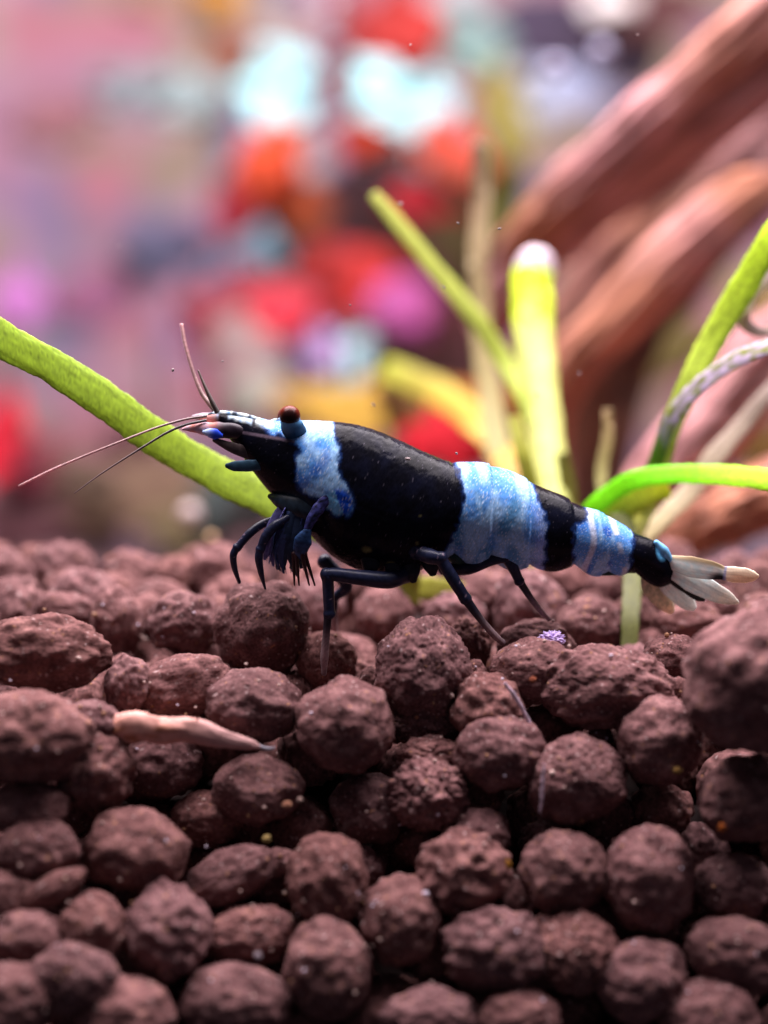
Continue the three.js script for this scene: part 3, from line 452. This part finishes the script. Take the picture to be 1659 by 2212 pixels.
{
  const t = thing('grass_plant', 'grass-like plant with arching bright green leaves behind the shrimp tail', 'plant', P(1340, 1235, -9));
  blade([[1700, 470, -7, 32], [1659, 530, -7, 32], [1600, 630, -7.5, 32], [1540, 730, -8, 30], [1490, 830, -8, 27], [1450, 920, -8.5, 24], [1425, 1010, -9, 22], [1398, 1090, -9, 22], [1370, 1160, -9, 18]], fibre(hex('#ccf418', 1.1), hex('#bcbc6c', 0.95)), t, 'leaf', 160, 0.6);
  blade([[1700, 1044, -3, 27], [1659, 1036, -3, 27], [1560, 1026, -4, 24], [1470, 1024, -5.5, 22], [1380, 1034, -7, 22], [1320, 1066, -8, 22], [1280, 1100, -8.5, 22], [1262, 1130, -9, 14]], fibre(null, (u, a) => mixc(hex('#b0ee1c', 1.05), G3, sm(0.15, 0.5, u)), 2), t, 'leaf', 180, 0.6);
  blade([[1700, 742, -6, 19], [1650, 752, -6, 19], [1580, 782, -6.5, 19], [1510, 834, -7, 20], [1460, 890, -7.5, 19], [1432, 950, -8, 18], [1410, 1020, -8.5, 18], [1380, 1100, -9, 16]], fibre(null, (u, a) => mixc(mixc(hex('#d8c4dc', 1.0), hex('#a8b058', 0.8), sm(-0.1, 0.35, n3(u * 14, Math.cos(a) * 1.5, Math.sin(a) * 1.5))), hex('#6ea018', 0.7), sm(0.55, 0.8, u))), t, 'leaf', 160, 0.6);
  blade([[1720, 790, -13, 16], [1659, 850, -13, 17], [1600, 920, -13, 19], [1540, 990, -12.5, 22], [1490, 1060, -12, 22], [1440, 1110, -11, 20], [1390, 1160, -10, 18]], fibre(hex('#c0aaa4', 0.85), hex('#b0a070', 0.8)), t, 'leaf', 120, 0.5);
  blade([[1700, 570, -9, 20], [1650, 600, -9, 20], [1618, 640, -9, 19], [1606, 690, -9, 16], [1640, 716, -9.5, 12], [1700, 712, -10, 10]], fibre(hex('#d8c0cc', 1.0), hex('#c4aca0', 0.9)), t);
  blade([[1440, 1050, -8, 26], [1400, 1064, -8, 28], [1350, 1090, -8.5, 32], [1320, 1130, -9, 32], [1330, 1200, -9, 26]], fibre(hex('#d2dc1c', 0.95), hex('#c4c458', 0.85)), t);
  blade([[1312, 884, -14, 10], [1312, 950, -13.5, 13], [1300, 1010, -13, 13], [1302, 1080, -12, 12]], fibre(hex('#c0a070', 0.75), hex('#9c9c50', 0.7)), t);
  blade([[1340, 1110, -8.5, 24], [1362, 1180, -7, 22], [1366, 1260, -5, 20], [1362, 1330, -3.4, 19], [1360, 1404, -2.4, 17]], fibre(hex('#80842c', 0.5), hex('#6c7020', 0.42)), t, 'stem');
}
{
  const t = thing('low_plant', 'small yellow green plant half hidden below the shrimp belly', 'plant', P(900, 1290, -7));
  blade([[884, 1190, -6.5, 16], [884, 1240, -7, 24], [880, 1300, -7, 26]], fibre(hex('#b8bc3c', 0.9), hex('#a4a240', 0.8)), t);
  blade([[800, 1292, -8, 14], [860, 1276, -7.6, 24], [930, 1270, -7.6, 24], [1010, 1274, -8, 14]], fibre(hex('#a4a240', 0.8), hex('#b0b044', 0.8)), t);
}

// ---------- driftwood ----------
{
  const t = thing('driftwood', 'pinkish brown branching driftwood rising to the upper right', 'driftwood', P(1250, 1200, -40));
  const wood = std({ roughness: 0.8 });
  const A = hex('#d08a6c', 0.85), B = hex('#8c5a50', 0.6), C = hex('#d09494', 0.85);
  const tone = (s, k = 0) => (u, a, p) => { const st = 0.9 * n3(Math.cos(a) * 8 + s, Math.sin(a) * 8, u * 3 + s) + 0.25 * n3(u * 9, s, 7), f = n3(Math.cos(a) * 11, Math.sin(a) * 11 + s, u * 4) + 0.5 * n3(Math.cos(a) * 24, Math.sin(a) * 24 + s, u * 9); let c = mixc(A, C, clamp(0.5 + n3(u * 2.5, s, 4) * 0.8 + k)); c = mixc(c, B, sm(0.05, 0.65, st) * 0.85); const w = 1 + 0.3 * f; return [c[0] * w, c[1] * w, c[2] * w]; };
  const groove = (s, d = 0.12) => (u, a) => 1.2 * d * n3(Math.cos(a) * 2.8 + s, Math.sin(a) * 2.8, u * 2.2 + s) + 0.05 * n3(u * 5, s, 1) - 0.10 * sm(0.45, 0.8, n3(Math.cos(a) * 5, Math.sin(a) * 5 + s, u * 7)) + 0.06 * n3(Math.cos(a) * 8, Math.sin(a) * 8 + s, u * 4) + 0.06 * n3(Math.cos(a) * 15, Math.sin(a) * 15 + s, u * 6);
  const br = (pts, s, k) => part('branch', limb(pts, { n: 90, m: 64, color: tone(s, k), bump: groove(s) }), wood, t);
  br([[1960, -230, -34, 70], [1760, -40, -35, 72], [1600, 105, -37, 74], [1450, 240, -39, 76], [1320, 350, -41, 70], [1200, 455, -43, 60], [1110, 560, -46, 50]], 3, -0.1);
  br([[1960, -110, -36, 74], [1760, 55, -37, 76], [1600, 185, -38, 76], [1450, 305, -40, 72], [1320, 405, -42, 68], [1210, 505, -44, 62], [1120, 600, -46, 56], [1060, 700, -48, 46]], 11, 0.3);
  br([[1660, 395, -34, 34], [1610, 425, -34, 56], [1520, 500, -34, 66], [1420, 595, -34, 68], [1320, 700, -34, 64], [1235, 790, -35, 56], [1190, 880, -36, 50], [1180, 1000, -37, 50], [1190, 1220, -38, 50]], 23, -0.4);
  part('branch', limb([[1940, 60, -48, 90], [1760, 220, -48, 100], [1600, 365, -49, 110], [1450, 510, -50, 116], [1320, 660, -51, 120], [1240, 860, -52, 130], [1220, 1240, -52, 140]], { n: 90, m: 64, bump: groove(31, 0.16), color: (u, a, p) => { const w = 1 + 0.3 * n3(Math.cos(a) * 5, Math.sin(a) * 5, u * 5) + 0.2 * n3(Math.cos(a) * 14, Math.sin(a) * 14, u * 9); return tone(31, -0.1)(u, a, p).map((x) => x * w * 0.42); } }), wood, t, 'branch with darkened wood colour painting the shadow gap between the pale ones');  // same wood colour darkened, painting in the shadow between the limbs
  br([[1800, 640, -27, 70], [1640, 800, -27, 80], [1530, 920, -27, 84], [1440, 1030, -27, 76], [1370, 1140, -27, 60], [1330, 1240, -28, 56]], 41, 0.7);
  br([[1800, 1010, -24, 62], [1690, 1060, -24, 70], [1570, 1110, -24, 66], [1470, 1165, -25, 52]], 47, -0.5);
}

// ---------- far plants: rounded leaves on thin stems ----------
{
  const leafM = phys({ roughness: 0.7, transmission: 0.2, thickness: 0, specularIntensity: 0.15 });
  const STEM = hex('#5a3a38', 0.5);
  function stemPlant(label, u0, near, top, leaves, name = 'stem_plant') {
    const z = near * 1.9;
    const foot = P(u0, 1180, z), t = thing(name, label, 'plant', foot);
    part('stem', limb([[u0, 1300, z - 1, 6], [u0 + 6, 1000, z - 1, 6], [u0 - 8, 700, z - 1, 5], [u0 + 5, top, z - 1, 4]], { n: 30, m: 8, color: flat(STEM) }), leafM, t);
    const more = []; for (const [u, v, rx, ry, rot, col, dz = 0, em = 1] of leaves) for (let k = 0; k < 2; k++) { const a = rr(0, 6.28); more.push([u + Math.cos(a) * rx * 0.95, v + Math.sin(a) * ry * 0.9, rx * rr(0.35, 0.6), ry * rr(0.35, 0.6), rr(-0.8, 0.8), col, dz - 1 + k * 2, em * rr(0.6, 1)]); }
    [...leaves, ...more].forEach(([u, v, rx, ry, rot, col, dz = 0, em = 1], i) => {
      const zz = z + dz, s = S(u, v, zz), c = P(u, v, zz), o = i * 7.3 + u, cc = hex(col, em * (em > 1.05 ? 0.44 : 0.40));
      const g = lump(rx * s * 1.12, ry * s * 1.3, Math.min(rx, ry) * s * 0.3, 12, (x, y) => 1 + 0.26 * n3(x * 0.9 + o, y * 0.9, 1) + 0.16 * n3(x * 2.2, y * 2.2 + o, 2), (x, y, w) => { const k = 1 + 0.15 * n3(x * 2 + o, y * 2, w); return [cc[0] * k, cc[1] * k, cc[2] * k]; }, rot);
      g.rotateX(-0.75); g.translate(c.x, c.y, c.z); part('leaf', g, leafM, t);
    });
  }
  const T1 = '#aee8ea', T2 = '#c2d8d8', R1 = '#c8301c', R2 = '#a81830', R3 = '#d85038';
  stemPlant('blurred plant with pale turquoise leaves in a row across the top centre', 760, -78, 60, [
    [598, 202, 74, 84, 0.3, T1, 0, 1.3], [790, 180, 92, 70, -0.2, T1, 0, 1.3], [868, 236, 90, 84, -0.5, T1, 1, 1.3], [905, 300, 46, 56, 0, T1, 1, 1.2], [410, 210, 80, 60, 0.1, T2, -12, 0.9], [270, 200, 70, 54, 0, '#b8c2c8', -14, 0.7], [665, 330, 44, 66, 0, '#cfc0c0', 3, 0.85], [870, 350, 60, 40, 0, '#cdd6da', -3, 0.9]]);
  stemPlant('blurred plant with pale grey green leaves right of the top centre', 1060, -84, 20, [
    [1010, 100, 74, 70, 0.3, '#a4c8c0', 0, 0.9], [960, 20, 70, 40, 0, '#a8c6c4', 0, 0.8], [1150, 215, 74, 60, -0.6, '#c4cadc', 6, 0.9], [1230, 200, 80, 56, 0.5, '#b9c2e4', 4, 0.8], [1320, -4, 52, 30, 0, '#efe6e2', 6, 1.2], [610, 90, 60, 70, 0.4, '#b8a4a0', 2, 0.8], [735, 20, 46, 40, 0, '#c6c8cc', 4, 0.9]]);
  stemPlant('blurred plant with crimson and orange leaves at the upper centre', 640, -66, 260, [
    [586, 340, 58, 84, -0.2, '#d84818', 0, 0.95], [540, 436, 66, 78, -0.4, '#ae1830', 0, 0.8], [640, 440, 60, 60, 0.3, '#b85428', -1, 0.8], [780, 300, 62, 44, -0.4, '#d03c18', -2, 0.9], [720, 170, 34, 70, 0, '#8a2038', -4, 0.8], [860, 66, 84, 84, 0.2, '#c03028', -4, 0.95], [770, 60, 50, 60, 0, '#a04048', -6, 0.7]]);
  stemPlant('blurred plant with scarlet leaves in the middle left of the driftwood', 930, -60, 300, [
    [972, 330, 64, 68, 0.2, R3, 0, 0.95], [906, 428, 72, 46, 0.2, '#b00a20', 0, 0.95], [760, 612, 96, 74, -0.2, '#d02c28', 0, 0.95], [700, 640, 60, 50, 0, '#b03040', -3, 0.8], [900, 700, 50, 50, 0, '#a02838', -3, 0.8]]);
  stemPlant('blurred plant with one bright red leaf right above the shrimp back', 960, -26, 800, [[966, 946, 84, 66, -0.5, '#f0142c', 0, 1.0], [1040, 866, 90, 36, -0.5, '#c87a28', -2, 0.9], [880, 880, 60, 50, 0, '#9a6424', -3, 0.7]]);
  stemPlant('blurred plant with rosy red leaves above the shrimp antennae', 560, -56, 640, [
    [470, 690, 78, 66, 0.1, '#c05060', -3, 0.8], [600, 680, 66, 60, -0.5, '#dc2c40', 0, 0.95], [540, 740, 60, 58, 0, '#c2a6a2', 2, 0.8], [560, 640, 110, 40, -0.1, '#c05060', -4, 0.75]]);
  stemPlant('blurred plant with violet pink leaves in the middle', 850, -58, 640, [
    [862, 648, 74, 58, 0.5, '#c85ca4', 0, 0.9], [660, 800, 46, 48, 0, '#ee3ea4', 2, 1.0], [715, 790, 68, 66, 0.2, '#b4d8de', 3, 1.1], [690, 750, 44, 40, 0, '#d0a8e0', 4, 1], [930, 650, 26, 60, 0, '#b04a70', -2, 0.8]]);
  stemPlant('blurred plant with violet leaves at the left edge', 30, -74, 560, [[44, 640, 48, 66, 0.2, '#c87cc4', 0, 0.9], [200, 640, 90, 60, 0.3, '#a8688c', -10, 0.7], [130, 260, 80, 60, 0, '#b87c84', -16, 0.55]]);
  stemPlant('blurred plant with bright red leaves cut by the left edge', 4, -52, 860, [[-2, 946, 46, 84, 0, '#ee1c38', 0, 1.0], [60, 990, 60, 60, 0, '#a83c50', -4, 0.6]]);
  stemPlant('blurred plant with golden yellow leaves behind the shrimp eye', 740, -46, 840, [[740, 896, 110, 52, -0.15, '#e8b848', 0, 0.95], [640, 880, 60, 40, 0, '#d89078', -2, 0.8], [850, 860, 60, 44, -0.3, '#9a6a2c', -2, 0.7], [560, 850, 60, 60, 0, '#b4b0a0', -8, 0.8]]);
  stemPlant('blurred plant with steel blue leaves left of the middle', 590, -72, 480, [[575, 520, 62, 60, 0.6, '#8eb4c6', 0, 0.85], [520, 590, 80, 46, 0.6, '#6a88a8', -3, 0.7], [360, 540, 80, 64, 0, '#6e6c8c', -14, 0.6]]);
  stemPlant('blurred plant with dark plum leaves between the red ones', 720, -88, 380, [[720, 520, 70, 60, 0, '#4a2838', 0, 0.6], [690, 560, 70, 90, 0, '#5a3038', 0, 0.6], [880, 520, 70, 80, 0, '#6a3830', -2, 0.7], [760, 460, 120, 100, 0.2, '#553038', -6, 0.7], [900, 590, 110, 100, 0, '#5a3030', -6, 0.75], [1010, 590, 90, 110, 0, '#5c4024', -6, 0.8], [920, 820, 130, 100, 0, '#58302c', 4, 0.75], [1010, 720, 80, 110, 0, '#643034', 0, 0.8], [590, 90, 60, 60, 0, '#4a2a40', 8, 0.6], [1200, 70, 160, 110, 0, '#544460', -4, 0.6], [1330, 110, 110, 90, 0, '#5c4a5e', -2, 0.6], [1400, 20, 120, 60, 0, '#6a3c3c', 0, 0.7], [700, 690, 60, 70, 0, '#4a3040', 2, 0.6], [850, 780, 90, 60, 0, '#5c3638', 0, 0.6]]);
  stemPlant('blurred plant with tall olive leaves beside the driftwood', 1090, -64, 140, [[1095, 240, 44, 130, 0.1, '#a89a48', 0, 0.7], [1090, 420, 40, 150, -0.05, '#8a8634', 0, 0.65], [1000, 480, 60, 120, 0, '#766030', -3, 0.6], [1440, 760, 120, 60, 0.5, '#7a6826', 14, 0.6], [1640, 640, 60, 50, 0, '#a88850', 20, 0.7], [1620, 960, 80, 70, 0.4, '#a87a38', 20, 0.7]]);
  stemPlant('blurred brownish olive moss-like plant low on the left', 330, -52, 920, [[300, 1060, 140, 60, 0.2, '#94745c', 0, 0.7], [420, 1120, 110, 60, 0, '#94805a', 2, 0.7], [230, 960, 110, 70, 0.3, '#a87078', -6, 0.7], [470, 1080, 50, 60, 0, '#6a7a78', 3, 0.6], [120, 1110, 150, 80, 0, '#a06870', -3, 0.7], [540, 1100, 60, 50, 0, '#3a3432', 5, 0.6]]);
  stemPlant('blurred plant with a golden leaf at the top edge', 470, -80, -20, [[470, 0, 50, 40, 0, '#c8861c', 0, 0.9], [330, 10, 60, 30, 0, '#b88a70', -6, 0.7], [500, 110, 50, 40, 0.4, '#a85a40', 2, 0.7]]);
}

// ---------- small things ----------
{
  const beadM = phys({ roughness: 0.3 });
  const bead = (u, v, z, r, c, label, group, name = 'air_bubble', cat = 'air bubble') => { const s = S(u, v, z), p = P(u, v, z), cc = hex(c); const g = lump(r * s, r * s, r * s, 6, (x, y, w) => 1 + 0.05 * n3(x * 3, y * 3, w * 3 + u), () => cc); const m = finish(new THREE.Mesh(g, beadM)); g.scale(MM, MM, MM); m.name = numbered(name); m.position.copy(p).multiplyScalar(MM); scene.add(m); return tag(m, label, cat, group); };
  bead(1198, 146, -60, 22, '#8c8aa6', 'round lilac grey bubble, left of two beside the driftwood');
  bead(1300, 112, -60, 22, '#8c8aa6', 'round lilac grey bubble, right of two beside the driftwood');
  bead(410, 1112, -40, 24, '#a89490', 'round pale pink bubble just above the soil on the left');
  bead(457, 1160, -24, 9, '#d8b080', 'tiny tan grain above the soil left of the front legs', null, 'tan_grain', 'grain');
  // pale husk lying on the soil
  const t = thing('shed_husk', 'pale pinkish tan shed husk lying across the soil pellets on the left', 'husk', onSoil(400, 1600));
  const zc = onSoil(400, 1590).z + 2.2;
  part('husk_body', limb([[240, 1590, zc, 13, 8], [258, 1576, zc, 30, 18], [300, 1570, zc + 0.2, 33, 22], [345, 1578, zc, 28, 19], [390, 1576, zc + 0.2, 27, 18], [425, 1580, zc + 0.1, 27, 16], [490, 1598, zc, 19, 13], [540, 1608, zc, 11, 8], [562, 1614, zc, 4, 4]], { n: 90, m: 26, bump: (u, a) => 0.16 * n3(u * 5, Math.cos(a) * 1.4, Math.sin(a) * 1.4) + 0.05 * n3(u * 40, Math.cos(a) * 5, 2), color: (u, a, p) => { let c = mixc(hex('#d69a8c', 0.85), hex('#c49490', 0.72), sm(0.4, 0.8, u)); c = mixc(c, hex('#b4693c', 0.7), 0.85 * sm(0.1, 0.7, n3(u * 5, Math.cos(a) * 1.5, 1.7)) * sm(0.65, 0.4, u)); const w = 1 + 0.15 * n3(p.x * 5, p.y * 5, p.z * 5); return c.map((x) => x * w); } }), std({ roughness: 0.7 }), t);
  part('husk_spine', limb([[418, 1574, zc + 0.2, 9, 6], [424, 1562, zc + 0.2, 4, 4], [427, 1553, zc + 0.2, 1.5, 1.5]], { n: 10, m: 10, color: flat(hex('#a86a50', 0.6)) }), std({ roughness: 0.7 }), t);
  part('husk_tip', limb([[556, 1612, zc, 5, 4], [578, 1618, zc, 5, 3], [592, 1616, zc, 3, 2]], { n: 12, m: 10, color: flat(hex('#a8a0ae', 0.5)) }), std({ roughness: 0.6 }), t);
  // lilac tuft, ring, strips and grains stuck to the pellets
  const lay = (u, v, off = 2) => { const c = onSoil(u, v); return c.addScaledVector(ray(u, v), -off); };
  const bit = (name, label, cat, u, v, rx, ry, off, c, rot = 0, fuzz = 0.2, d = 10) => { const p = lay(u, v, off), s = K * (EYE.z - p.z) / D0, cc = hex(c, name === 'lilac_tuft' ? 1.1 : 0.6), g = lump(rx * s, ry * s, Math.min(rx, ry) * s, d, (x, y, z) => 1 + fuzz * n3(x * 2.5 + u, y * 2.5, z * 2.5) + fuzz * 0.5 * n3(x * 8, y * 8 + u, z * 8), (x, y, z) => { const w = 1 + 0.2 * n3(x * 5, y * 5, z * 5 + u); return cc.map((q) => q * w); }, rot); g.scale(MM, MM, MM); const m = finish(new THREE.Mesh(g, soilMat)); m.name = numbered(name); m.position.copy(p).multiplyScalar(MM); scene.add(m); return tag(m, label, cat); };
  bit('lilac_tuft', 'fuzzy lilac tuft resting on a pellet below the shrimp tail', 'tuft', 1191, 1381, 26, 16, 3.0, '#cbb4e6', 0, 0.35, 14);
  bit('orange_speck', 'small orange ring-like speck on the pellet below the fourth leg', 'speck', 1151, 1468, 7, 6, 2.1, '#a86048', 0, 0.3);
  bit('amber_bead', 'amber bead stuck to the right side of a lower pellet', 'grain', 1098, 1868, 6, 12, 1.7, '#b07a34', 0.2, 0.2);
  bit('cream_grain', 'cream grain below the round right hand pellet', 'grain', 1463, 1664, 9, 8, 2.1, '#b08a50', 0, 0.2);
  bit('orange_grain', 'orange grain on the blurred pellet at the right edge', 'grain', 1560, 1788, 8, 9, 3.4, '#b8622c', 0, 0.2);
  bit('tan_grain', 'tan grain in the dark gap right of the angular streaked pellet', 'grain', 620, 1738, 9, 7, 1.8, '#c08a70', 0, 0.3);
  bit('tan_grain', 'pale round grain at the right end of a row of three in the dark gap', 'grain', 648, 1728, 6, 6, 1.8, '#b89a90', 0, 0.2);
  bit('tan_grain', 'yellowish grain above the leaf shaped soil chip', 'grain', 576, 1812, 9, 9, 1.2, '#a8905c', 0, 0.2);
  bit('white_grain', 'small whitish grain under the rough lower pellet', 'grain', 557, 2065, 8, 9, 1.8, '#a898a0', 0, 0.2);
  const strip = (label, pts) => { const q = lay(pts[0][0], pts[0][1], 2.6), m = part('lilac_strip', limb(pts.map(([u, v, r]) => [u, v, q.z, r, r * 0.5]), { n: 30, m: 10, bump: (u, a) => 0.3 * n3(u * 14, Math.cos(a), 3), color: mottle(hex('#c0a8b8', 1.0), 0.5, 4) }), soilMat); tag(m, label, 'plant scrap'); };
  strip('thin pale lilac plant scrap running down a pellet right of centre', [[1090, 1476, 3], [1112, 1504, 5], [1134, 1542, 4], [1150, 1576, 4], [1160, 1604, 2]]);
  strip('short pale lilac plant scrap on the squarish gritty pellet', [[1176, 1650, 2], [1172, 1690, 4], [1170, 1730, 4], [1166, 1756, 2]]);
  // fine pale grit lying over the pellets
  const grit = []; for (let i = 0; i < 420; i++) { const s = solids[Math.floor(rng() * TRACED.length)], d = V(rr(-1, 1), rr(-0.5, 1), rr(0, 1)).normalize(), k = s[3] * rr(0.97, 1.03); grit.push([V(s[0] + d.x * k, s[1] + d.y * k, s[2] + d.z * k), rr(0.03, 0.085) * (rng() < 0.08 ? 1.7 : 1)]); }
  const g = lump(1, 0.8, 0.9, 2, (x, y, z) => 1 + 0.2 * n3(x * 2, y * 2, z * 2), () => [1, 1, 1]); g.scale(MM, MM, MM);
  const inst = finish(new THREE.InstancedMesh(g, std({ roughness: 0.6 }), grit.length)), M = new THREE.Matrix4();
  grit.forEach(([c, r], i) => { inst.setMatrixAt(i, M.compose(c.multiplyScalar(MM), new THREE.Quaternion().setFromEuler(new THREE.Euler(rr(0, 6), rr(0, 6), 0)), V(r, r, r))); const w = rng(); inst.setColorAt(i, new THREE.Color().setRGB(...(w < 0.5 ? hex('#b89890', 0.8) : w < 0.8 ? hex('#9a6a48', 0.8) : hex('#c8b8c8', 0.9)))); });
  inst.name = 'sand_grit'; tag(inst, 'fine pale grit scattered over the soil pellets', 'grit', null, 'stuff'); scene.add(inst);
}

{
  // specks drifting in the water
  const g = lump(1, 0.7, 0.8, 2, (x, y, z) => 1 + 0.3 * n3(x * 2, y * 2, z * 2), () => hex('#b8a4a4', 0.6)); g.scale(MM, MM, MM);
  const N = 45, inst = finish(new THREE.InstancedMesh(g, std({ roughness: 0.7 }), N)), M = new THREE.Matrix4();
  for (let i = 0; i < N; i++) { const z = rr(-40, 4), r = rr(0.035, 0.085), p = P(rr(20, 1640), rr(40, 1120), z); inst.setMatrixAt(i, M.compose(p.multiplyScalar(MM), new THREE.Quaternion().setFromEuler(new THREE.Euler(rr(0, 6), rr(0, 6), 0)), V(r * rr(1, 2), r, r))); }
  inst.name = 'water_specks'; tag(inst, 'tiny pale specks drifting in the water', 'specks', null, 'stuff'); scene.add(inst);
}

renderer.render(scene, camera);
